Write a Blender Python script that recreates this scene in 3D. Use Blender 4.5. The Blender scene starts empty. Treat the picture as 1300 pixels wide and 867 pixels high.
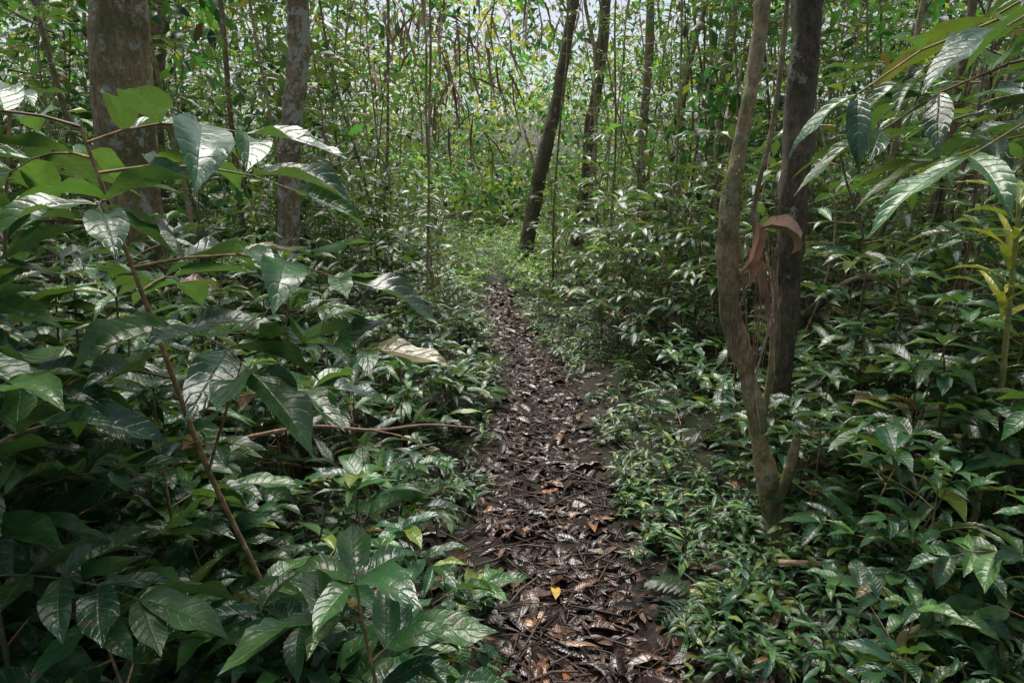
import bpy, math, random
import numpy as np
from mathutils import Vector, noise

R = random.Random(11)
NR = np.random.default_rng(5)
sc = bpy.context.scene
CAM = (0.0, 0.0, 1.6)

# ------------------------------------------------------------------ terrain
PY = [-6, 1.0, 1.92, 2.74, 3.58, 5.04, 6.28, 8.2, 11.8, 20, 40]
PX = [0.6, 0.30, 0.27, 0.21, 0.19, 0.25, 0.11, -0.09, -0.31, -0.6, -0.3]
PW = [0.30, 0.30, 0.30, 0.31, 0.32, 0.32, 0.27, 0.20, 0.18, 0.18, 0.15]
def pathx(y): return float(np.interp(y, PY, PX))
def pathw(y): return float(np.interp(y, PY, PW))
def H(x, y):
    px = np.interp(y, PY, PX)
    dx = x - px
    far = np.clip((np.abs(x) + np.abs(y - 4)) / 60.0, 0, 1)
    h = 0.03*np.sin(1.7*x+0.6*y)*np.cos(0.9*y-0.4*x) + 0.015*np.sin(4.1*x-2.3*y+1) + 0.05*np.sin(0.33*x+2)*np.cos(0.27*y)
    h = h*(1-far) - 0.05*np.exp(-(dx/0.38)**2)
    h = h + 0.05*np.clip(np.abs(dx)-0.4, 0, 1.5)
    h = h + 0.022*np.clip(y-17, 0, 50)**1.5
    return h
def Hs(x, y): return float(H(np.float64(x), np.float64(y)))

# ------------------------------------------------------------------ materials
def new_mat(name):
    m = bpy.data.materials.new(name); m.use_nodes = True
    nt = m.node_tree; nt.nodes.clear()
    return m, nt
def N(nt, t, **kw):
    n = nt.nodes.new(t)
    for k, v in kw.items():
        if k in n.inputs: n.inputs[k].default_value = v
        else: setattr(n, k, v)
    return n
def math_n(nt, op, a, b=None, c=None):
    n = nt.nodes.new('ShaderNodeMath'); n.operation = op
    for i, v in enumerate((a, b, c)):
        if v is None: continue
        if isinstance(v, (int, float)): n.inputs[i].default_value = v
        else: nt.links.new(v, n.inputs[i])
    return n.outputs[0]
def ramp(nt, fac, stops):
    n = nt.nodes.new('ShaderNodeValToRGB')
    e = n.color_ramp.elements
    while len(e) < len(stops): e.new(0.5)
    for i, (p, c) in enumerate(stops):
        e[i].position = p; e[i].color = (*c, 1)
    nt.links.new(fac, n.inputs[0]); return n.outputs[0]
def mixc(nt, fac, a, b, mode='MIX'):
    n = nt.nodes.new('ShaderNodeMix'); n.data_type = 'RGBA'; n.blend_type = mode
    for s, v in ((n.inputs[0], fac), (n.inputs[6], a), (n.inputs[7], b)):
        if isinstance(v, (int, float)): s.default_value = v
        elif isinstance(v, tuple): s.default_value = (*v, 1)
        else: nt.links.new(v, s)
    return n.outputs[2]
def noise_n(nt, vec, scale, detail=4, rough=0.55):
    n = N(nt, 'ShaderNodeTexNoise'); n.inputs['Scale'].default_value = scale
    n.inputs['Detail'].default_value = detail; n.inputs['Roughness'].default_value = rough
    if vec is not None: nt.links.new(vec, n.inputs['Vector'])
    return n.outputs['Fac']

def leaf_material(name, translu, r0, r1, spec=0.5, veins=8.0, bumpd=0.0015, veinc=(0.13, 0.20, 0.08), spot=0.62):
    m, nt = new_mat(name); lk = nt.links
    out = N(nt, 'ShaderNodeOutputMaterial')
    at = N(nt, 'ShaderNodeAttribute'); at.attribute_name = 'Col'
    uv = N(nt, 'ShaderNodeUVMap'); sep = N(nt, 'ShaderNodeSeparateXYZ'); lk.new(uv.outputs[0], sep.inputs[0])
    tc = N(nt, 'ShaderNodeTexCoord')
    a = math_n(nt, 'ABSOLUTE', math_n(nt, 'SUBTRACT', sep.outputs[0], 0.5))
    big = noise_n(nt, tc.outputs['Object'], 14, 3)
    s = math_n(nt, 'MULTIPLY', math_n(nt, 'SUBTRACT', sep.outputs[1], math_n(nt, 'MULTIPLY', math_n(nt, 'POWER', math_n(nt, 'MULTIPLY', a, 2.0), 1.4), 0.17)), veins)
    s = math_n(nt, 'ADD', s, math_n(nt, 'MULTIPLY', big, 1.2))
    f = math_n(nt, 'MULTIPLY', math_n(nt, 'ABSOLUTE', math_n(nt, 'SUBTRACT', math_n(nt, 'FRACT', s), 0.5)), 2.0)
    fv = math_n(nt, 'POWER', f, 6.0)
    mid = math_n(nt, 'POWER', math_n(nt, 'SUBTRACT', 1.0, math_n(nt, 'MULTIPLY', a, 2.0)), 22.0)
    vein = math_n(nt, 'MINIMUM', math_n(nt, 'ADD', math_n(nt, 'MULTIPLY', fv, 0.6), mid), 1.0)
    nz = noise_n(nt, tc.outputs['Object'], 48, 3)
    hgt = math_n(nt, 'ADD', math_n(nt, 'SUBTRACT', 1.0, vein), math_n(nt, 'MULTIPLY', nz, 1.6))
    bp = N(nt, 'ShaderNodeBump'); bp.inputs['Strength'].default_value = 0.8; bp.inputs['Distance'].default_value = bumpd
    lk.new(hgt, bp.inputs['Height'])
    var = ramp(nt, big, [(0.3, (0.62, 0.65, 0.68)), (0.7, (1.4, 1.25, 1.15))])
    base = mixc(nt, 1.0, at.outputs['Color'], var, 'MULTIPLY')
    base = mixc(nt, math_n(nt, 'MULTIPLY', vein, 0.35), base, veinc)
    sm = ramp(nt, nz, [(spot, (0, 0, 0)), (spot+.04, (1, 1, 1))])
    base = mixc(nt, math_n(nt, 'MULTIPLY', sm, 0.7), base, (0.11, 0.07, 0.032))
    geo = N(nt, 'ShaderNodeNewGeometry')
    base = mixc(nt, math_n(nt, 'MULTIPLY', geo.outputs['Backfacing'], 0.4), base, veinc)
    rg = N(nt, 'ShaderNodeMapRange'); rg.inputs[1].default_value = 0.3; rg.inputs[2].default_value = 0.7
    rg.inputs[3].default_value = r0; rg.inputs[4].default_value = r1; lk.new(big, rg.inputs[0])
    p = N(nt, 'ShaderNodeBsdfPrincipled'); lk.new(base, p.inputs['Base Color']); lk.new(rg.outputs[0], p.inputs['Roughness'])
    p.inputs['Specular IOR Level'].default_value = spec
    lk.new(bp.outputs[0], p.inputs['Normal'])
    if translu > 0:
        t = N(nt, 'ShaderNodeBsdfTranslucent')
        tcx = mixc(nt, 1.0, base, (2.1, 2.1, 0.85), 'MULTIPLY'); lk.new(tcx, t.inputs[0])
        mx = N(nt, 'ShaderNodeMixShader'); mx.inputs[0].default_value = translu
        lk.new(p.outputs[0], mx.inputs[1]); lk.new(t.outputs[0], mx.inputs[2]); lk.new(mx.outputs[0], out.inputs[0])
    else: lk.new(p.outputs[0], out.inputs[0])
    return m

def far_leaf_material():
    m, nt = new_mat('distant_leaf'); lk = nt.links
    out = N(nt, 'ShaderNodeOutputMaterial'); at = N(nt, 'ShaderNodeAttribute'); at.attribute_name = 'Col'
    p = N(nt, 'ShaderNodeBsdfPrincipled', Roughness=0.34); lk.new(at.outputs['Color'], p.inputs['Base Color'])
    t = N(nt, 'ShaderNodeBsdfTranslucent')
    tcx = mixc(nt, 1.0, at.outputs['Color'], (2.4, 2.2, 0.9), 'MULTIPLY'); lk.new(tcx, t.inputs[0])
    mx = N(nt, 'ShaderNodeMixShader'); mx.inputs[0].default_value = .38
    lk.new(p.outputs[0], mx.inputs[1]); lk.new(t.outputs[0], mx.inputs[2]); lk.new(mx.outputs[0], out.inputs[0])
    return m

def stem_material():
    m, nt = new_mat('stem'); lk = nt.links
    out = N(nt, 'ShaderNodeOutputMaterial'); at = N(nt, 'ShaderNodeAttribute'); at.attribute_name = 'Col'
    tc = N(nt, 'ShaderNodeTexCoord')
    nz = noise_n(nt, tc.outputs['Object'], 25, 3, 0.7)
    var = ramp(nt, nz, [(0.3, (0.45, 0.45, 0.45)), (0.55, (1.1, 1.1, 1.1)), (0.7, (2.2, 2.2, 2.1))])
    base = mixc(nt, 1.0, at.outputs['Color'], var, 'MULTIPLY')
    p = N(nt, 'ShaderNodeBsdfPrincipled', Roughness=0.6); lk.new(base, p.inputs['Base Color'])
    lk.new(p.outputs[0], out.inputs[0]); return m

def bark_material(name, c0, c1, c2, lichen=(0.66, 0.66, 0.56), lich_t=0.60, moss=0.4, scale=9.0):
    m, nt = new_mat(name); lk = nt.links
    out = N(nt, 'ShaderNodeOutputMaterial'); tc = N(nt, 'ShaderNodeTexCoord')
    mp = N(nt, 'ShaderNodeMapping'); mp.inputs['Scale'].default_value = (1, 1, 0.5); lk.new(tc.outputs['Object'], mp.inputs[0])
    n1 = noise_n(nt, mp.outputs[0], scale*4, 7, 0.85)
    base = ramp(nt, n1, [(0.36, c0), (0.5, c1), (0.62, c2)])
    n0 = noise_n(nt, tc.outputs['Object'], 2.3, 3, 0.6)
    base = mixc(nt, 1.0, base, ramp(nt, n0, [(0.35, (0.7, 0.68, 0.62)), (0.65, (1.35, 1.3, 1.2))]), 'MULTIPLY')
    n2 = noise_n(nt, tc.outputs['Object'], scale*0.9, 6, 0.8)
    lm = ramp(nt, n2, [(lich_t, (0, 0, 0)), (lich_t+0.025, (1, 1, 1))])
    base = mixc(nt, math_n(nt, 'MULTIPLY', lm, 0.85), base, lichen)
    n3 = noise_n(nt, tc.outputs['Object'], 4.1, 5, 0.75)
    mm = ramp(nt, n3, [(0.47, (0, 0, 0)), (0.58, (1, 1, 1))])
    base = mixc(nt, math_n(nt, 'MULTIPLY', mm, moss), base, (0.14, 0.165, 0.03))
    bp = N(nt, 'ShaderNodeBump'); bp.inputs['Strength'].default_value = 1.0; bp.inputs['Distance'].default_value = 0.03; lk.new(n1, bp.inputs['Height'])
    p = N(nt, 'ShaderNodeBsdfPrincipled', Roughness=0.6); lk.new(base, p.inputs['Base Color']); lk.new(bp.outputs[0], p.inputs['Normal'])
    lk.new(p.outputs[0], out.inputs[0]); return m

def soil_material(name, wet):
    m, nt = new_mat(name); lk = nt.links
    out = N(nt, 'ShaderNodeOutputMaterial'); tc = N(nt, 'ShaderNodeTexCoord')
    n1 = noise_n(nt, tc.outputs['Object'], 22, 7, 0.75)
    n2 = noise_n(nt, tc.outputs['Object'], 3, 4)
    if wet:
        base = ramp(nt, n1, [(0.3, (0.010, 0.006, 0.005)), (0.5, (0.032, 0.018, 0.014)), (0.7, (0.075, 0.042, 0.03))])
        rr = ramp(nt, n2, [(0.40, (0.08,)*3), (0.6, (0.38,)*3)])
    else:
        base = ramp(nt, n1, [(0.3, (0.012, 0.008, 0.005)), (0.5, (0.032, 0.021, 0.012)), (0.72, (0.075, 0.046, 0.024))])
        g = ramp(nt, n2, [(0.42, (0, 0, 0)), (0.56, (1, 1, 1))])
        base = mixc(nt, math_n(nt, 'MULTIPLY', g, 0.6), base, (0.02, 0.04, 0.01))
        rr = ramp(nt, n2, [(0.3, (0.6,)*3), (0.6, (0.95,)*3)])
    bp = N(nt, 'ShaderNodeBump'); bp.inputs['Distance'].default_value = 0.03; lk.new(n1, bp.inputs['Height'])
    p = N(nt, 'ShaderNodeBsdfPrincipled'); lk.new(base, p.inputs['Base Color']); lk.new(rr, p.inputs['Roughness']); lk.new(bp.outputs[0], p.inputs['Normal'])
    lk.new(p.outputs[0], out.inputs[0]); return m

M_LEAF = leaf_material('glossy_leaf', 0.24, 0.18, 0.38, 0.7)
M_FAR = far_leaf_material()
M_STEM = stem_material()
M_DEAD = leaf_material('wet_dead_leaf', 0.0, 0.16, 0.42, 0.65, 7.0, 0.0015, (0.13, 0.07, 0.04), .66)
M_DRY = leaf_material('dry_leaf', 0.0, 0.5, 0.8, 0.3, 7.0, 0.0015, (0.32, 0.20, 0.13), .66)
BK_BROWN = bark_material('bark_brown', (0.10, 0.07, 0.035), (0.33, 0.235, 0.13), (0.52, 0.40, 0.25), lich_t=0.555, moss=.55)
BK_LICH = bark_material('bark_lichen', (0.12, 0.08, 0.04), (0.36, 0.25, 0.15), (0.55, 0.42, 0.28), (0.78, 0.77, 0.68), lich_t=0.515, moss=.2)
BK_PALE = bark_material('bark_pale', (0.20, 0.14, 0.07), (0.56, 0.43, 0.25), (0.74, 0.61, 0.40), lich_t=0.56, moss=0.75)
BK_DARK = bark_material('bark_dark', (0.045, 0.034, 0.025), (0.15, 0.11, 0.08), (0.31, 0.24, 0.18), lich_t=0.60, moss=0.35)
M_SOIL = soil_material('forest_soil', False)
M_MUD = soil_material('wet_mud', True)

# ------------------------------------------------------------------ batch mesh
class Batch:
    def __init__(s, name, mats):
        s.name = name; s.mats = mats; s.leaves = []; s.bulk = []; s.V = []; s.F = []; s.C = []; s.U = []; s.M = []; s.n = 0
    def leaf(s, p, d, up, L, W, droop=0.6, fold=0.18, col=(0.04, 0.1, 0.03)):
        s.leaves.append((p[0], p[1], p[2], d[0], d[1], d[2], up[0], up[1], up[2], L, W, droop, fold, col[0], col[1], col[2], R.random()*6.28))
    def raw(s, V, F, U, C, mat):
        s.V.append(V); s.F.append(F + s.n); s.U.append(U); s.C.append(C); s.M.append(np.full(len(F), mat, np.int32)); s.n += len(V)
    def tube(s, pts, rad, sides=5, col=(0.08, 0.06, 0.03), mat=1, rough=0.0, nf=6.0):
        P = np.array(pts, float); n = len(P)
        T = np.gradient(P, axis=0); T /= np.linalg.norm(T, axis=1)[:, None] + 1e-9
        ref = np.array([1.0, 0.05, 0.0]) if abs(T[0][2]) > 0.6 else np.array([0, 0, 1.0])
        A = np.cross(T, ref); A /= np.linalg.norm(A, axis=1)[:, None] + 1e-9
        B = np.cross(T, A)
        th = np.linspace(0, 2*math.pi, sides, endpoint=False)
        r = np.array(rad, float)[:, None] * np.ones((1, sides))
        if rough > 0:
            for i in range(n):
                for j in range(sides):
                    q = P[i] + (A[i]*math.cos(th[j]) + B[i]*math.sin(th[j]))*rad[i]
                    r[i, j] *= 1 + rough*(noise.noise(Vector((q[0]*nf, q[1]*nf, q[2]*nf*0.4))) + 0.5*noise.noise(Vector((q[0]*nf*3, q[1]*nf*3, q[2]*nf*1.2))))
        V = P[:, None, :] + r[..., None]*(A[:, None, :]*np.cos(th)[None, :, None] + B[:, None, :]*np.sin(th)[None, :, None])
        V = V.reshape(-1, 3)
        i = np.arange(n-1)[:, None]*sides; j = np.arange(sides)[None, :]; j2 = (j+1) % sides
        F = np.stack([i+j, i+j2, i+sides+j2, i+sides+j], -1).reshape(-1, 4)
        U = np.zeros((len(V), 2)); C = np.tile(np.array([*col, 1.0]), (len(V), 1))
        s.raw(V, F, U, C, mat)
    def build(s):
        arr = [np.array(s.leaves, float)] if s.leaves else []
        arr += s.bulk
        if arr:
            A = np.concatenate(arr, 0)
            dist = np.linalg.norm(A[:, :3] - np.array(CAM), axis=1)
            hid = (A[:, 2] > 2.5 + 0.3*A[:, 1]) | (A[:, 9] < 0.05)
            for lo, hi, ns, nt_ in ((0, 2.6, 10, 4), (2.6, 5.5, 6, 2), (5.5, 11, 4, 2), (11, 1e9, 2, 2)):
                eff = np.where(hid, 99, dist)
                S = A[(eff >= lo) & (eff < hi)]
                if len(S): s.gen(S, ns, nt_)
        V = np.concatenate(s.V); F = np.concatenate(s.F).astype(np.int32); U = np.concatenate(s.U); C = np.concatenate(s.C); M = np.concatenate(s.M)
        me = bpy.data.meshes.new(s.name); me.vertices.add(len(V)); me.vertices.foreach_set('co', V.astype(np.float32).ravel())
        me.loops.add(F.size); me.loops.foreach_set('vertex_index', F.ravel())
        me.polygons.add(len(F)); me.polygons.foreach_set('loop_start', np.arange(0, F.size, 4, dtype=np.int32))
        try: me.polygons.foreach_set('loop_total', np.full(len(F), 4, np.int32))
        except Exception: pass
        for m in s.mats: me.materials.append(m)
        me.polygons.foreach_set('material_index', M); me.polygons.foreach_set('use_smooth', np.ones(len(F), bool))
        ul = me.uv_layers.new(name='UVMap'); ul.data.foreach_set('uv', U[F.ravel()].astype(np.float32).ravel())
        ca = me.color_attributes.new('Col', 'FLOAT_COLOR', 'POINT'); ca.data.foreach_set('color', C.astype(np.float32).ravel())
        me.update(calc_edges=True)
        ob = bpy.data.objects.new(s.name, me); sc.collection.objects.link(ob)
        print(s.name, len(F)); return ob
    def gen(s, A, ns, nt_):
        sv = np.linspace(0, 1, ns+1); tv = np.linspace(-1, 1, nt_+1)
        w = np.sin(np.pi*sv**0.88)
        w = np.clip(w, 0, 1)**0.8
        if ns > 2:
            k = np.clip((sv-0.72)/0.25, 0, 1); w = w*(1-0.5*k*k*(3-2*k))
        w = np.maximum(w, 0.03)
        S, Tt = np.meshgrid(sv, tv, indexing='ij'); S = S.ravel(); Tt = Tt.ravel(); Wp = np.repeat(w, nt_+1)
        p = A[:, 0:3]; d = A[:, 3:6]; up = A[:, 6:9]
        d = d/(np.linalg.norm(d, axis=1)[:, None]+1e-9)
        side = np.cross(d, up); side /= np.linalg.norm(side, axis=1)[:, None]+1e-9
        nn = np.cross(side, d)
        L = A[:, 9:10]; W = A[:, 10:11]; dr = np.maximum(A[:, 11:12], 0.02); fo = A[:, 12:13]; ph = A[:, 16:17]
        a = np.sin(dr*S)/dr*L; b = -(1-np.cos(dr*S))/dr*L
        tang_n = np.cos(dr*S)
        hw = 0.5*W*Wp*Tt
        bend = 0.06*L*np.sin(ph*2)*S*S
        lift = np.abs(hw)*fo*2 + 0.11*W*np.abs(Tt)*np.sin(S*9+ph)*Wp + 0.06*W*np.sin(S*17+ph*3)*Wp*Tt
        P = p[:, None, :] + d[:, None, :]*(a + lift*np.sin(dr*S))[..., None] + nn[:, None, :]*(b + lift*tang_n)[..., None] + side[:, None, :]*(hw*(1-0.15*fo)+bend)[..., None]
        nv = len(S); n = len(A)
        i = np.arange(ns)[:, None]*(nt_+1); j = np.arange(nt_)[None, :]
        F0 = np.stack([i+j, i+j+1, i+nt_+2+j, i+nt_+1+j], -1).reshape(-1, 4)
        F = (F0[None] + (np.arange(n)*nv)[:, None, None]).reshape(-1, 4)
        U = np.tile(np.stack([0.5+Tt*0.5, S], -1), (n, 1))
        C = np.repeat(np.concatenate([A[:, 13:16], np.ones((n, 1))], 1), nv, axis=0)
        s.raw(P.reshape(-1, 3), F, U, C, 0)

def catmull(pts, n):
    P = [np.array(p, float) for p in pts]; P = [2*P[0]-P[1]] + P + [2*P[-1]-P[-2]]
    out = []
    for k in range(1, len(P)-2):
        for q in range(n):
            t = q/n; a, b, c, d = P[k-1], P[k], P[k+1], P[k+2]
            out.append(0.5*((2*b)+(c-a)*t+(2*a-5*b+4*c-d)*t*t+(3*b-3*c+d-a)*t**3))
    out.append(P[-2]); return out

GREENS = [(0.020, 0.076, 0.030), (0.030, 0.102, 0.035), (0.044, 0.132, 0.038), (0.064, 0.160, 0.042), (0.025, 0.090, 0.046)]
def green(b=1.0, yel=0.0, dead=0.02):
    c = R.choice(GREENS); k = b*R.uniform(0.6, 1.4)
    if R.random() < yel: c = (0.14, 0.22, 0.035)
    if R.random() < dead: c = R.choice([(0.17, 0.09, 0.04), (0.10, 0.055, 0.03), (0.15, 0.13, 0.04)])
    return (c[0]*k, c[1]*k, c[2]*k)

def rot(az, el): return (math.cos(az)*math.cos(el), math.sin(az)*math.cos(el), math.sin(el))
def upv(r=0.3): return (R.uniform(-r, r), R.uniform(-r, r), 1.0)

STEMC = [(0.24, 0.15, 0.075), (0.10, 0.12, 0.05), (0.32, 0.19, 0.10), (0.16, 0.09, 0.05)]
def spray(B, p, az, el, length, pairs, LL, wr=0.38, b=1.0, yel=0.0, r=0.003, drp=0.7):
    x, y, z = p; pts = [(x, y, z)]; e = el; a = az
    st = length/pairs
    for i in range(pairs):
        e -= 0.16 + R.uniform(-0.06, 0.08); a += R.uniform(-0.15, 0.15)
        dx, dy, dz = rot(a, e); x += dx*st; y += dy*st; z += dz*st
        pts.append((x, y, z))
        sz = LL*(0.75+0.35*math.sin(math.pi*(i+1)/(pairs+0.5)))
        for sg in (-1, 1):
            if R.random() < 0.10: continue
            ang = sg*R.uniform(0.7, 1.25)
            l = sz*R.uniform(0.7, 1.2)
            B.leaf((x, y, z), rot(a+ang, e+R.uniform(-0.15, 0.5)), upv(0.4), l, l*wr*R.uniform(0.85, 1.15), R.uniform(0.3, 1.3)*drp, R.uniform(0.05, 0.4), green(b, yel))
    l = LL*R.uniform(0.9, 1.15)
    B.leaf((x, y, z), rot(a, e+0.15), upv(0.2), l, l*wr, R.uniform(0.5, 1.0)*drp, 0.18, green(b, yel))
    B.tube(pts, np.linspace(r, r*0.4, len(pts)), 4, R.choice(STEMC))

def shrub(B, x, y, h, LL=0.14, wr=0.38, b=1.0, yel=0.0, sprays=None, leanx=0.0, leany=0.0, spl=0.28, low=0.25, pairs=4, stemr=1.0):
    z0 = Hs(x, y)-0.02
    n = max(4, int(h/0.12)); pts = []
    wx, wy = R.uniform(-0.06, 0.06), R.uniform(-0.06, 0.06)
    for i in range(n+1):
        t = i/n
        pts.append((x+leanx*t*t+wx*math.sin(t*4), y+leany*t*t+wy*math.sin(t*5), z0+h*t))
    r0 = (0.003+0.0045*h)*stemr
    B.tube(pts, np.linspace(r0, r0*0.4, n+1), 6, R.choice(STEMC))
    ns = sprays if sprays is not None else max(3, int(h/0.10))
    az = R.random()*6.28
    for k in range(ns):
        t = low+(0.95-low)*(k+0.5)/ns; q = t*n; i = min(int(q), n-1); f = q-i
        p = [pts[i][c]*(1-f)+pts[i+1][c]*f for c in range(3)]
        az += 2.4
        spray(B, p, az, R.uniform(0.3, 0.7), spl*(1.15-0.5*t)*R.uniform(0.7, 1.2), pairs, LL*(1.1-0.25*t), wr, b, yel)
    for k in range(5):
        az += 1.26; l = LL*R.uniform(0.7, 1.05)
        B.leaf(pts[-1], rot(az, R.uniform(0.2, 0.7)), upv(0.15), l, l*wr, R.uniform(0.6, 1.2), 0.2, green(b*1.1, yel))

def seedling(B, x, y, h, LL=0.07, wr=0.3, b=1.0, yel=0.05, nl=9):
    z0 = Hs(x, y)-0.01; lx, ly = R.uniform(-.4, .4)*h, R.uniform(-.4, .4)*h
    B.tube([(x, y, z0), (x+lx*.4, y+ly*.4, z0+h*.55), (x+lx, y+ly, z0+h)], [0.0022, 0.0018, 0.001], 4, (0.07, 0.10, 0.035))
    az = R.random()*6.28
    for k in range(nl):
        t = 0.3+0.7*(k+1)/nl; az += 2.1+R.uniform(-.3, .3)
        l = LL*R.uniform(0.7, 1.25)*(1.1-0.3*t)
        B.leaf((x+lx*t*t, y+ly*t*t, z0+h*t), rot(az, R.uniform(0.0, 0.7)), upv(0.3), l, l*wr, R.uniform(0.4, 1.3), 0.15, green(b, yel))

def fern(B, x, y, size, nf=6, b=1.1):
    z0 = Hs(x, y); az0 = R.random()*6.28
    for k in range(nf):
        az = az0+k*6.28/nf+R.uniform(-.3, .3); e = R.uniform(.7, 1.2); st = size*R.uniform(.8, 1.1)/13; p = [x, y, z0]; pts = [tuple(p)]; c = green(b, .15, 0)
        for i in range(13):
            e -= .12; d = rot(az, e); p = [p[j]+d[j]*st for j in range(3)]; pts.append(tuple(p))
            if i > 2:
                l = size*.26*math.sin(math.pi*min(1, (i-1)/12.5))**.8+.01
                for sg in (-1, 1):
                    B.leaf(p, rot(az+sg*1.25, e*.3+R.uniform(-.1, .1)), (0, 0, 1), l, st*.95, .4, .05, c)
        B.tube(pts, np.linspace(.002, .0008, 14), 4, (0.12, 0.10, 0.04))

# ------------------------------------------------------------------ ground and path
def grid_obj(name, X, Y, Z, mat):
    ny, nx = X.shape
    B = Batch(name, [mat]); V = np.stack([X, Y, Z], -1).reshape(-1, 3)
    i = np.arange(ny-1)[:, None]*nx; j = np.arange(nx-1)[None, :]
    F = np.stack([i+j, i+j+1, i+nx+j+1, i+nx+j], -1).reshape(-1, 4)
    B.raw(V, F, np.zeros((len(V), 2)), np.ones((len(V), 4)), 0); return B.build()
t = np.linspace(-1, 1, 261)
gx = 150*np.sinh(6.5*t)/math.sinh(6.5); gy = 3+150*np.sinh(6.0*t)/math.sinh(6.0)
X, Y = np.meshgrid(gx, gy)
Z = H(X, Y)
dxp = np.abs(X-np.interp(Y, PY, PX))
Z = Z - 0.03*np.clip(1-dxp/np.interp(Y, PY, PW), 0, 1)
near = np.exp(-((X/6)**2+((Y-4)/8)**2))
Z = Z + 0.02*near*NR.uniform(-1, 1, X.shape)*np.where(dxp < 0.4, 0.2, 1)
grid_obj('ground', X, Y, Z, M_SOIL)
ys = np.concatenate([np.arange(-2, 7, 0.03), np.arange(7, 15, 0.1)]); tt = np.linspace(-1, 1, 25)
Yp = np.repeat(ys[:, None], 25, 1)
edge = np.interp(ys, PY, PW)*(1.05+0.12*np.sin(ys*5.1)+0.08*np.sin(ys*11.7+1))
Xp = np.interp(ys, PY, PX)[:, None] + tt[None, :]*edge[:, None]
Zp = H(Xp, Yp)+0.006-0.03*np.abs(tt[None, :])**6+NR.uniform(-1, 1, Xp.shape)*0.006+0.012*np.sin(Xp*17+Yp*9)*np.sin(Yp*13)
grid_obj('forest_path', Xp, Yp, Zp, M_MUD)

# ------------------------------------------------------------------ leaf litter
DEAD = [(0.036, 0.020, 0.018), (0.055, 0.029, 0.025), (0.072, 0.035, 0.024), (0.024, 0.015, 0.015), (0.088, 0.044, 0.029), (0.046, 0.028, 0.028), (0.14, 0.072, 0.04)]
B = Batch('leaf_litter', [M_DEAD, M_STEM])
def dead_leaf(x, y, lift, LL):
    az = R.random()*6.28; c = R.choice(DEAD); k = R.uniform(0.45, 1.35); q = R.random()
    if q < 0.03: c = (0.28, 0.15, 0.075)
    elif q < 0.042: c = (0.34, 0.13, 0.05)
    elif q < 0.047: c = (0.40, 0.29, 0.08)
    B.leaf((x, y, Hs(x, y)+lift), rot(az, R.uniform(-0.12, 0.22)), (R.uniform(-.4, .4), R.uniform(-.4, .4), 1), LL, LL*R.uniform(0.14, 0.5), R.uniform(0.05, 1.1), R.uniform(-0.3, 0.5), (c[0]*k, c[1]*k, c[2]*k))
for i in range(3900):
    y = 1.2+R.random()**1.6*10.5; x = pathx(y)+R.gauss(0, 0.55)*pathw(y)*1.1
    dead_leaf(x, y, R.uniform(0.006, 0.020), R.choice((R.uniform(.05, .08), R.uniform(0.07, 0.16))))
for i in range(7500):
    y = 0.8+R.random()**1.4*12; x = pathx(y)+R.uniform(-1, 1)*(0.8+0.75*y)
    dead_leaf(x, y, R.uniform(0.01, 0.04), R.uniform(0.06, 0.14))
for i in range(1100):
    y = 1.3+R.random()**1.5*8; x = pathx(y)+R.gauss(0, 0.25); l = R.uniform(0.05, 0.3); a = R.random()*6.28; z = Hs(x, y)+R.uniform(0.012, 0.028); r = R.uniform(0.0015, 0.006)
    k = R.uniform(0.3, 1.3)
    B.tube([(x, y, z), (x+math.cos(a)*l*.5, y+math.sin(a)*l*.5+R.uniform(-.02, .02), z+R.uniform(0, .01)), (x+math.cos(a)*l, y+math.sin(a)*l, z)], [r, r*.9, r*.6], 5, (0.08*k, 0.050*k, 0.036*k))
B.build()
B = Batch('yellow_fallen_leaf', [M_DEAD])
B.leaf((0.17, 2.36, Hs(.17, 2.36)+0.035), (0.08, 1, 0.02), (0.1, -0.2, 1), 0.13, 0.042, 0.3, 0.2, (0.6, 0.40, 0.08)); B.build()

# ------------------------------------------------------------------ foreground plants (left)
B = Batch('broadleaf_shrub', [M_LEAF, M_STEM])
x0, y0 = -.72, 1.90
st = catmull([(x0, y0, Hs(x0, y0)-.02), (-.76, 1.88, .35), (-.86, 1.80, .80), (-.90, 1.72, 1.15), (-.95, 1.66, 1.50), (-.98, 1.62, 1.72)], 6)
B.tube(st, np.linspace(.0095, .004, len(st)), 7, (0.34, 0.21, 0.11))
for (i, az, el, ln, LL) in [(15, .1, .6, .34, .22), (17, 3.4, .5, .3, .22), (19, -.6, .4, .42, .25), (21, 1.6, .4, .3, .22), (22, .15, .35, .52, .25), (24, 3.9, .3, .34, .24), (25, -1.1, .3, .30, .22), (27, .5, .3, .46, .24), (28, 2.6, .3, .3, .22), (29, -.3, .5, .40, .24), (30, 3.3, .5, .3, .24)]:
    spray(B, st[i], az, el, ln, 4, LL, .38, 1.1, .02, .004, .8)
B.tube(catmull([st[12], (-.78, 1.72, .95), (-.66, 1.62, 1.18)], 5), np.linspace(.005, .003, 11), 5, (0.28, 0.17, 0.09))
spray(B, (-.66, 1.62, 1.18), -.2, .5, .34, 4, .22, .38, 1.05, 0, .003, .8)
B.build()
fg = [(-1.25, 1.55, 1.5, .21), (-1.6, 2.1, 1.7, .2), (-1.05, 1.25, 1.15, .2), (-0.29, 1.22, .80, .19), (-0.55, 1.35, 0.56, .17), (-0.8, 1.2, .66, .17), (-1.1, 1.9, .95, .19), (-1.30, 1.25, 1.85, .24), (-1.75, 1.75, 1.9, .22)]
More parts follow.
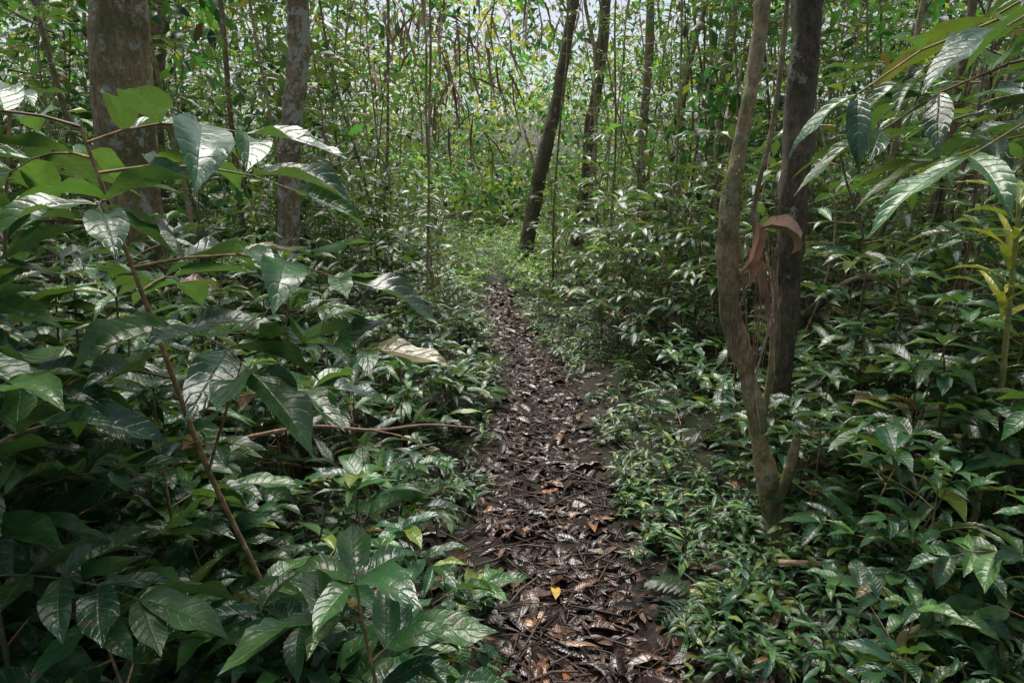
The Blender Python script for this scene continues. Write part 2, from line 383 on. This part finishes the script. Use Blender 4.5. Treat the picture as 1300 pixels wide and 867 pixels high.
for k, (x, y, h, l) in enumerate(fg):
    B = Batch('broadleaf_shrub', [M_LEAF, M_STEM])
    shrub(B, x, y, h, l, R.uniform(.34, .42), R.uniform(.9, 1.15) if k < 7 else 1.2, spl=0.34 if k != 3 else .26, leanx=R.uniform(-.05, .12) if k != 3 else 0, low=0.35, sprays=max(5, int(h/0.15))); B.build()

# ------------------------------------------------------------------ understory masses
def dpath(x, y): return abs(x-pathx(y))-pathw(y)
B = Batch('understory_shrubs', [M_LEAF, M_STEM])
cnt = 0
while cnt < 440:
    y = 1.35+R.random()**1.25*11; x = pathx(y)-pathw(y)-R.random()*(0.6+0.85*y)
    dp = dpath(x, y)
    if dp < 0.18 or math.hypot(x, y) < 1.25: continue
    h = min(0.26+dp*0.55, 0.9)*R.uniform(0.5, 1.45)
    if y > 8: h *= 0.8
    if y < 2.6 and -1.2 < x < -.1: h = min(h, .5)
    spl = min(0.28, 0.12+dp*0.3)
    if R.random() < .22: LL, wr, b = R.uniform(.16, .24), R.uniform(.17, .23), R.uniform(.9, 1.6)
    elif R.random() < .2: LL, wr, b = R.uniform(.06, .09), R.uniform(.4, .5), R.uniform(.9, 1.5)
    else: LL, wr, b = R.uniform(0.13, 0.21), R.uniform(0.30, 0.42), R.uniform(0.7, 1.35)
    shrub(B, x, y, h, LL, wr, b, 0.04, spl=spl, low=0.3, pairs=(3 if y < 5 else 2)+(1 if LL < .1 else 0), sprays=max(3, int(h/0.14))); cnt += 1
cnt = 0
while cnt < 330:
    y = 1.7+R.random()**1.1*11; x = pathx(y)+pathw(y)+R.random()*(0.7+0.85*y)
    dp = dpath(x, y)
    if dp < 0.35 or (y < 3.4 and x < 1.2): continue
    h = min(0.22+dp*0.45, 1.15)*R.uniform(0.5, 1.3)
    if y > 8: h *= 0.8
    big = 1.25 if (x > 1.5 and y < 4) else 1
    wr = R.uniform(0.28, 0.42); LL = R.uniform(0.10, 0.18)*big
    if R.random() < .25: wr = R.uniform(.16, .22); LL *= 1.25
    shrub(B, x, y, h, LL, wr, R.uniform(0.6, 1.3), 0.05, spl=min(0.28, 0.1+dp*.25), low=0.3, pairs=3 if y < 5 else 2, sprays=max(3, int(h/0.14))); cnt += 1
B.build()
for (x, y, h, l) in [(1.55, 1.75, .62, .15), (1.35, 2.0, .42, .13), (1.95, 2.2, .95, .17), (1.15, 1.7, .34, .13), (1.75, 2.7, 1.05, .16)]:
    B = Batch('broadleaf_shrub', [M_LEAF, M_STEM])
    shrub(B, x, y, h, l, .40, 1.2, spl=0.28, low=0.4, sprays=5); B.build()

B = Batch('ground_cover_seedlings', [M_LEAF, M_STEM])
cnt = 0
while cnt < 2900:
    y = 1.2+R.random()**1.3*12; x = pathx(y)+R.choice((-1, 1, 1))*(pathw(y)+R.random()**1.3*(0.6+0.5*y))
    dp = dpath(x, y)
    if dp < 0.04 and R.random() < 0.8: continue
    if noise.noise(Vector((x*2.2, y*2.2, 3))) < -.13: continue
    h = R.uniform(0.05, 0.12)+min(dp, 0.8)*R.uniform(0.05, 0.28)
    seedling(B, x, y, h, R.uniform(0.05, 0.12), R.uniform(0.14, 0.32), R.uniform(0.85, 1.7), 0.2, nl=R.randint(5, 11)); cnt += 1
for k in range(70):
    a = R.random()*6.28; rr = R.uniform(.08, .4); x = 1.12+rr*math.cos(a); y = 2.66+rr*math.sin(a)
    seedling(B, x, y, R.uniform(.06, .22), R.uniform(.06, .11), R.uniform(.2, .34), R.uniform(.9, 1.5), .15, nl=9)
B.build()
B = Batch('forest_ferns', [M_FAR, M_STEM])
for i in range(60):
    y = 2.2+R.random()*6; x = pathx(y)+R.choice((-1, 1, 1, 1))*(pathw(y)+.15+R.random()*(.5+.35*y))
    if y < 2.6 and x < 0: continue
    fern(B, x, y, R.uniform(.12, .26), b=.9)
B.build()
B = Batch('clearing_herbs', [M_FAR, M_STEM])
for i in range(11000):
    y = R.uniform(9.5, 36); x = pathx(y)+R.gauss(0, 2.6 if y < 20 else 7)
    if dpath(x, y) < 0.05 and y < 11.5: continue
    z = Hs(x, y); az = R.random()*6.28; h = R.uniform(0.03, 0.4 if y < 20 else .7)
    for k in range(4):
        l = R.uniform(0.07, 0.16)*(1 if y < 20 else 1.9)
        B.leaf((x, y, z+h), rot(az+k*1.6, R.uniform(-.1, .8)), upv(.3), l, l*.36, 0.7, .1, green(1.6, 0.45))
B.build()

# ------------------------------------------------------------------ saplings
B = Batch('understory_saplings', [M_LEAF, M_STEM])
def sapling(x, y, h, LL, b, yel, crown=0.25, wr=0.34):
    z0 = Hs(x, y); lx, ly = R.uniform(-.2, .2)*h, R.uniform(-.08, .08)*h
    n = 8; pts = [(x+lx*(i/n)**1.5+0.05*math.sin(i*1.3+x), y+ly*(i/n), z0-.02+h*i/n) for i in range(n+1)]
    r0 = 0.004+0.003*h
    B.tube(pts, np.linspace(r0, r0*.45, n+1), 6, R.choice([(0.28, 0.21, 0.12), (0.16, 0.12, 0.08), (0.38, 0.29, 0.18)]))
    ns = int(5+h*4.5); az = R.random()*6.28
    for k in range(ns):
        t = crown+(0.98-crown)*(k+.5)/ns; q = t*n; i = min(int(q), n-1); f = q-i
        p = [pts[i][c]*(1-f)+pts[i+1][c]*f for c in range(3)]
        az += 2.4; spray(B, p, az, R.uniform(.1, .8), R.uniform(.3, .65)*(1.2-.5*t), R.randint(3, 4), LL, wr, b, yel, 0.004)
cnt = 0
while cnt < 265:
    y = R.uniform(3.6, 15); sx = R.choice((-1, 1)); x = pathx(y)+sx*(0.75+R.random()*(0.85*y))
    if y < 5 and sx > 0 and x < 2.0: continue
    if y < 4.6 and abs(x) < 1.6: continue
    if -2.4 < x < -1.3 and y < 5.6: continue
    if -2.9 < x < -2.0 and y < 4.8: continue
    h = R.uniform(1.1, 2.4) if R.random() < .5 else R.uniform(2.4, 5.0)
    dp = dpath(x, y)
    if dp < 1.1: h = min(h, 1.0+dp*.7)
    sapling(x, y, h, R.uniform(.11, .21), R.uniform(.6, 1.4), 0.08 if y < 8 else .2, R.uniform(.10, .3), R.choice((.2, .34, .38))); cnt += 1
for (x, y, h) in [(2.3, 3.0, 1.9), (2.9, 3.6, 2.6), (3.4, 4.6, 3.2), (2.6, 5.2, 2.6), (-3.3, 3.6, 2.2), (-3.9, 4.6, 2.8), (-2.0, 3.2, 1.2), (-4.4, 5.8, 3.2), (2.1, 3.9, 2.0), (3.3, 3.3, 2.7), (-1.3, 6.8, 2.6), (-1.0, 6.2, 1.8), (1.9, 4.6, 1.7), (1.7, 5.6, 2.0), (-2.9, 2.9, 1.5)]:
    sapling(x, y, h, .17, .95, .08)
B.build()

B = Batch('yellow_leaved_plant', [M_LEAF, M_STEM])
bx, by = 1.88, 2.55
B.tube([(bx, by, Hs(bx, by)-.02), (bx+.03, by, .8), (bx-.02, by, 1.52)], [.014, .012, .008], 7, (0.26, 0.24, 0.07))
for k in range(22):
    l = R.uniform(.16, .32); B.leaf((bx-.02, by, 1.54-.022*k), rot(k*2.4, R.uniform(.3, 1.2)), upv(.2), l, .035, R.uniform(.6, 1.3), .25, R.choice([(0.40, 0.42, 0.04), (0.26, 0.34, 0.04), (0.12, 0.22, .03)]))
B.build()
B = Batch('overhanging_sapling', [M_LEAF, M_STEM])
sx, sy = 1.62, 1.60
B.tube(catmull([(sx, sy, Hs(sx, sy)-.02), (sx+.03, sy, 1.0), (sx-.02, sy, 1.9), (sx-.05, sy+.02, 2.6)], 5), np.linspace(.016, .008, 16), 8, (0.2, 0.15, 0.09))
for (z, az, el, ln) in [(1.66, 3.0, .45, .62), (1.74, 3.3, .45, .75), (1.85, 2.95, .45, .80), (1.55, 3.6, .5, .5), (1.98, 3.15, .30, .85), (1.90, 3.7, .35, .7), (2.1, 2.8, .1, .7), (1.75, 2.6, .4, .6), (2.2, 1.2, .2, .7), (1.9, 0.2, .3, .7), (2.4, 4.6, .3, .5), (2.5, 5.6, .4, .6), (2.0, 3.45, .2, .8)]:
    spray(B, (sx-.02, sy, z), az, el, ln, 5, .24, .25, 1.15, .2, .005, .7)
B.build()

# ------------------------------------------------------------------ trees
def crown(B, p, n_limb, size, z0, dens=60, b=1.0):
    for k in range(n_limb):
        az = k*2.4+R.random(); ln = size*R.uniform(.6, 1.1); el = R.uniform(.15, .9)
        s = (p[0], p[1], p[2]-R.uniform(0, z0)); d = rot(az, el)
        m = (s[0]+d[0]*ln*.5, s[1]+d[1]*ln*.5, s[2]+d[2]*ln*.5+.1); e = (s[0]+d[0]*ln, s[1]+d[1]*ln, s[2]+d[2]*ln)
        B.tube([s, m, e], [.03, .02, .008], 5, (0.07, 0.055, 0.04))
        for c in (m, e): clump(B, c, dens, size*.28, b)
def clump(B, c, n, rad, b=1.0, LL=.15, yel=.1):
    P = np.array(c)+NR.normal(0, 1, (n, 3))*rad*np.array([1, 1, .6])
    d = NR.normal(0, 1, (n, 3)); d[:, 2] = d[:, 2]*.4-.25
    up = np.tile([0, 0, 1.0], (n, 1))+NR.normal(0, .35, (n, 3))
    L = NR.uniform(.7, 1.3, (n, 1))*LL
    g = np.array(GREENS)[NR.integers(0, 5, n)]*NR.uniform(.8, 1.5, (n, 1))*b
    ye = NR.random(n) < yel; g[ye] = np.array([.15, .20, .05])*b
    br = NR.random(n) < .02; g[br] = np.array([.11, .085, .06])*b
    g = np.minimum(g, .36)
    B.bulk.append(np.concatenate([P, d, up, L, L*.42, NR.uniform(.3, 1, (n, 1)), NR.uniform(.05, .25, (n, 1)), g, NR.uniform(0, 6, (n, 1))], 1))
def tree(name, pts, rad, mat, sides=18, crown_n=5, size=1.5, rough=.18, flare=1.5, sub=10, top=True, dens=55, nf=6):
    B = Batch(name, [M_FAR, M_STEM, mat])
    P = catmull(pts, sub); n = len(P)
    z = np.array([p[2] for p in P]); r = np.interp(np.linspace(0, 1, n), np.linspace(0, 1, len(rad)), rad)
    r = r*(1+(flare-1)*np.exp(-(z-z[0])/.18))
    B.tube(P, r, sides, mat=2, rough=rough, nf=nf)
    if top: crown(B, P[-1], crown_n, size, 1.5, dens)
    return B
tree('rainforest_tree', [(-2.66, 4.75, -.1), (-2.62, 4.75, 1.2), (-2.52, 4.75, 2.8), (-2.45, 4.8, 5), (-2.3, 4.8, 7.5)], [.205, .19, .175, .15, .1], BK_BROWN, 36, 5, 2.0, .16, sub=20, dens=50, nf=8).build()
tree('rainforest_tree', [(-1.86, 5.5, -.1), (-1.80, 5.5, 1.0), (-1.70, 5.5, 2.0), (-1.58, 5.5, 3.0), (-1.5, 5.6, 6.8)], [.09, .085, .08, .078, .05], BK_LICH, 22, 4, 1.5, .18, sub=16, dens=50, nf=9).build()
tree('rainforest_tree', [(-4.1, 8, -.1), (-4.05, 8, 2), (-3.8, 8, 4), (-3.5, 8, 8)], [.15, .13, .12, .08], BK_BROWN, crown_n=8, size=2.2, dens=110).build()
tree('rainforest_tree', [(.22, 14, -.1), (.45, 14, 1.2), (.72, 14, 2.5), (.95, 14, 3.6), (1.5, 14, 7)], [.16, .14, .13, .11, .08], BK_DARK, rough=.3, crown_n=3).build()
tree('rainforest_tree', [(1.25, 14, -.1), (1.5, 14, 1.6), (1.55, 14, 2.6), (1.72, 14, 4), (1.9, 14, 8)], [.15, .13, .12, .11, .08], BK_DARK, rough=.3, crown_n=3).build()
tree('rainforest_tree', [(3.1, 11, -.1), (3.15, 11, 2), (3.3, 11, 4), (3.4, 11, 7)], [.09, .08, .07, .05], BK_BROWN, crown_n=8, size=2.2, dens=110).build()
tree('rainforest_tree', [(2.3, 12, -.1), (2.2, 12, 2), (2.25, 12, 4), (2.1, 12, 7)], [.09, .07, .07, .05], BK_BROWN).build()
tree('rainforest_tree', [(4.3, 6.5, -.1), (4.2, 6.5, 2), (4.35, 6.5, 4), (4.1, 6.5, 6.5)], [.07, .06, .06, .04], BK_BROWN, crown_n=8, size=2.2, dens=100).build()
tree('rainforest_tree', [(1.44, 3.3, -.1), (1.37, 3.3, .3), (1.35, 3.3, .9), (1.34, 3.3, 1.35), (1.32, 3.3, 2.38), (1.36, 3.35, 4), (1.3, 3.4, 6.2)], [.072, .055, .052, .058, .066, .06, .04], BK_DARK, 28, 4, 1.5, .42, 1.3, 18, nf=12, dens=45).build()
B = tree('pale_barked_tree', [(1.18, 2.74, -.1), (1.15, 2.74, .12), (1.06, 2.74, .52), (.97, 2.74, .85), (.90, 2.75, 1.07), (.865, 2.76, 1.42), (.90, 2.78, 1.75), (.945, 2.8, 2.25), (1.05, 2.9, 3.6), (1.2, 3.0, 5.2)], [.055, .048, .038, .035, .042, .040, .028, .026, .024, .02], BK_PALE, 26, 3, 1.1, .42, 1.25, 18, nf=15, dens=40)
B.tube(catmull([(1.11, 2.72, .22), (1.17, 2.70, .36), (1.20, 2.70, .56)], 8), np.linspace(.030, .022, 17), 14, mat=2, rough=.4, nf=16)
B.tube(catmull([(1.06, 2.76, .5), (1.10, 2.8, .9), (1.02, 2.78, 1.25), (.97, 2.78, 1.5), (1.03, 2.8, 1.9), (1.06, 2.85, 2.6)], 6), np.linspace(.014, .009, 31), 8, mat=2, rough=.3, nf=14)
for k in range(22):
    x = R.uniform(.90, 1.06); z = R.uniform(1.2, 1.4)
    B.tube([(x, 2.72, z), (x+R.uniform(-.03, .04), 2.70, z-.25), (x+R.uniform(-.04, .08), 2.72, z-R.uniform(.4, .7))], [.003, .002, .001], 4, (0.28, 0.17, 0.12))
B.tube(catmull([(1.0, 2.7, 1.33), (1.04, 2.68, 1.1), (1.0, 2.69, .8), (1.06, 2.7, .5)], 5), np.linspace(.006, .003, 16), 5, (0.42, 0.27, 0.22))
B.build()
B = Batch('dead_bract_leaves', [M_DRY])
B.leaf((.95, 2.66, 1.42), (.9, -.5, .3), (-.3, -.7, 1.0), .24, .08, 2.3, .6, (0.62, 0.44, 0.33))
B.leaf((.93, 2.67, 1.46), (.1, -.3, -.8), (.8, -1, .2), .22, .060, .9, .7, (0.42, 0.22, 0.15))
B.leaf((.91, 2.67, 1.36), (.25, -.1, -1), (.3, -1, 0), .18, .045, .5, .7, (0.46, 0.28, 0.19))
B.leaf((.98, 2.68, 1.30), (.1, -.1, -1), (-.3, -1, 0), .16, .04, .4, .65, (0.38, 0.24, 0.17))
B.build()
B = Batch('moss_tuft', [M_LEAF])
for k in range(400):
    a = R.random()*6.28; z = R.gauss(1.55, .06)
    B.leaf((.88+.034*math.cos(a), 2.765+.034*math.sin(a), z), rot(a, R.uniform(-.4, 1)), upv(.5), R.uniform(.012, .03), .007, .8, .1, (0.24, 0.29, 0.03))
B.build()

B = Batch('thin_tree_stems', [M_LEAF, M_STEM, BK_BROWN, BK_PALE, BK_DARK])
def pole(x, y, h, r, lx=0, ly=0, mat=None, w=.08):
    z0 = Hs(x, y); n = 9; f1 = R.uniform(.5, 1.2); f2 = R.uniform(0, 6)
    pts = [(x+lx*(i/n)+w*math.sin(i*f1+f2)+R.gauss(0, w*.25), y+ly*i/n+w*math.cos(i*.8+y), z0-.05+h*i/n) for i in range(n+1)]
    B.tube(catmull(pts, 3), np.linspace(r, r*.55, 3*n+1), 9, mat=mat or R.choice((2, 2, 3, 3, 4)), rough=.2, nf=9)
for (x, y, h, r, lx, m) in [(-.72, 6, 6, .013, .1, 3), (-2.35, 5.3, 5, .018, -.55, 3), (-2.6, 6.6, 6, .030, .1, 2), (-1.35, 7.5, 6, .020, .1, 2), (-3.3, 5.6, 6, .025, -.6, 2), (2.5, 4.9, 5, .025, .4, 3), (1.9, 5.2, 5, .014, .5, 3),
        (3.2, 5.0, 5, .04, -.3, 2), (1.0, 7.6, 6, .014, .2, 2), (3.9, 6, 6, .03, .5, 2), (-5.0, 7, 7, .06, .2, 2), (1.55, 6.6, 5, .014, -.1, 3), (2.2, 7.5, 6, .02, .3, 3), (-1.0, 9, 6, .018, -.2, 3), (.55, 9.5, 6, .016, .25, 2)]:
    pole(x, y, h, r, lx, 0, m, .04)
cnt = 0
while cnt < 85:
    y = 6+28*R.random(); x = R.uniform(-.8, .8)*(y+2)
    if dpath(x, y) < .8 and y < 18: continue
    r = R.choice((.008, .011, .014, .02, .028, .05, .08)); r = min(r, .0042*y)
    pole(x, y, R.uniform(5, 9.5), r, R.gauss(0, 1.2), R.gauss(0, .5), None, R.uniform(.03, .22)); cnt += 1
for k in range(90):
    y = R.uniform(4.5, 18); x = R.choice((-1, 1))*R.uniform(.25, .75)*(y+1)
    pts = [(x+R.gauss(0, .3), y+R.gauss(0, .2), z) for z in (0, 1.2, 2.4, 3.6, 5, 6.5)]
    B.tube(catmull(pts, 6), [R.choice((.003, .005, .008))]*31, 5, R.choice([(0.18, 0.13, 0.08), (.3, .22, .14), (.1, .07, .05)]))
for k in range(60):
    y = R.uniform(6, 16); x = R.choice((-1, 1))*R.uniform(.35, .75)*(y+1); z = R.uniform(.5, 1.5+.25*y); a = R.uniform(-.9, .9)+R.choice((0, math.pi)); l = R.uniform(.5, 1.4)
    e = R.uniform(-.9, .9)
    B.tube(catmull([(x, y, z), (x+math.cos(a)*l*.5, y, z+e*l*.4), (x+math.cos(a)*l, y+.1, z+e*l*.6+R.uniform(-.2, .2))], 5), np.linspace(.012, .004, 11), 5, R.choice([(0.16, 0.11, 0.07), (.28, .19, .12)]))
B.build()

# ------------------------------------------------------------------ background forest mass
B = Batch('background_forest_foliage', [M_FAR, M_STEM])
for k in range(1250):
    y = 14+R.random()**.8*22; x = R.uniform(-.85, .85)*(y+2)
    z = R.uniform(.2, 2.3+.28*y)
    if y < 21 and abs(x-.3) < 1.9 and z < 3.0: continue
    cen = abs(x) < .3*y  # central clumps get brighter leaf colour, painting in the lit gap; sides darker
    clump(B, (x, y, Hs(x, y)+z), 36 if cen else 44, R.uniform(.35, .7), R.choice((R.uniform(.45, .9), R.uniform(1.2, 2.4))) if cen else R.choice((R.uniform(.35, .7), R.uniform(.8, 1.6))), R.uniform(.20, .34), R.uniform(.1, .55))
for k in range(800):
    y = R.uniform(6.5, 14); x = R.choice((-1, 1))*R.uniform(.2, .85)*(y+2); z = R.uniform(.5, 1.5+.35*y)
    clump(B, (x, y, Hs(x, y)+z), 22, R.uniform(.2, .45), R.choice((R.uniform(.4, .8), R.uniform(.9, 1.6))), R.uniform(.13, .23), .12)
for k in range(480):
    y = R.uniform(20, 35); x = R.uniform(-.6, .6)*y; clump(B, (x, y, Hs(x, y)+R.uniform(.1, 1.4)), 42, .6, R.choice((R.uniform(.5, .9), R.uniform(1, 1.9))), .30, .4)
for k in range(480):
    y = R.uniform(36, 50); x = R.uniform(-1, 1)*y; z = R.uniform(.1, 10 if abs(x) > 12 else 6)
    clump(B, (x, y, Hs(x, y)+z), 50, 1.1, R.choice((R.uniform(.5, .9), R.uniform(1.2, 2.2))), .5, .45)
B.build()
B = Batch('dry_hanging_fronds', [M_DRY])
for k in range(190):
    x0, y0, z0 = R.choice([(-1.4, 13, 4.3), (-.9, 14, 4.1), (-2.1, 13, 4.0), (-.2, 15, 4.6), (-1.0, 14, 3.0), (-2.6, 14, 4.7), (1.0, 16, 5), (-3.2, 12, 3.8)])
    l = R.uniform(.7, 1.7); c = R.choice([(.42, .29, .22), (.52, .40, .30), (.26, .17, .12)])
    B.leaf((x0+R.gauss(0, .4), y0+R.gauss(0, .3), z0+R.gauss(0, .6)), rot(R.random()*6.28, R.uniform(-1.4, .2)), upv(.4), l, .06, R.uniform(.2, 1.0), .2, c)
B.build()

def stick(name, pts, r, col, mat=1):
    B = Batch(name, [M_LEAF, M_STEM, BK_DARK]); P = catmull(pts, 8)
    B.tube(P, np.linspace(r, r*.55, len(P)), 9, col, mat, rough=.2, nf=15); return B
B = stick('fallen_twig', [(-1.15, 2.20, .70), (-.92, 2.21, .742), (-.70, 2.24, .772), (-.48, 2.23, .762), (-.3, 2.26, .77), (-.13, 2.27, .755)], .0075, (0.27, 0.15, 0.105))
B.tube(catmull([(-.48, 2.23, .762), (-.36, 2.2, .745), (-.27, 2.18, .70)], 4), np.linspace(.004, .002, 9), 5, (0.24, 0.125, 0.085))
B.build()
stick('fallen_twig', [(1.02, 2.35, .18), (1.18, 2.28, .21), (1.35, 2.22, .16), (1.5, 2.15, .04)], .012, (0.42, 0.26, 0.16)).build()
B = stick('fallen_branch', [(2.0, 4.6, .7), (2.25, 4.5, .95), (2.6, 4.45, 1.02), (3.0, 4.4, 1.2), (3.6, 4.3, 1.25)], .032, (0, 0, 0), 2)
B.tube(catmull([(2.2, 4.5, .92), (2.45, 4.4, .75), (2.9, 4.3, .6), (3.2, 4.3, .1)], 7), np.linspace(.025, .015, 22), 9, mat=2, rough=.3)
B.tube(catmull([(2.6, 4.45, 1.02), (2.7, 4.4, 1.5), (2.6, 4.4, 2.0)], 7), np.linspace(.016, .008, 15), 7, mat=2, rough=.3)
B.build()

# ------------------------------------------------------------------ light, sky, camera
EL = math.radians(64); AZ = 12
w = bpy.data.worlds.new('World'); sc.world = w; w.use_nodes = True
nt = w.node_tree; bg = nt.nodes['Background']
sky = nt.nodes.new('ShaderNodeTexSky'); sky.sky_type = 'NISHITA'; sky.sun_disc = False; sky.sun_elevation = EL; sky.sun_rotation = math.radians(-AZ)
sky.air_density = 1.0; sky.dust_density = 3.0
hs = nt.nodes.new('ShaderNodeHueSaturation'); hs.inputs['Saturation'].default_value = .6
nt.links.new(sky.outputs[0], hs.inputs['Color']); nt.links.new(hs.outputs[0], bg.inputs[0]); bg.inputs[1].default_value = .15
ld = bpy.data.lights.new('sun', 'SUN'); ld.energy = 5.0; ld.angle = math.radians(35); ld.color = (1, .96, .88)
lo = bpy.data.objects.new('sun', ld); sc.collection.objects.link(lo); lo.rotation_euler = (-(math.pi/2-EL), 0, math.radians(AZ))
cd = bpy.data.cameras.new('camera'); cd.lens = 24; cd.sensor_width = 36; cd.clip_end = 600; cd.clip_start = .05
co = bpy.data.objects.new('camera', cd); sc.collection.objects.link(co); co.location = CAM
co.rotation_euler = (math.radians(90-13.2), 0, 0); sc.camera = co
sc.view_settings.view_transform = 'Standard'; sc.view_settings.look = 'None'; sc.view_settings.exposure = 0
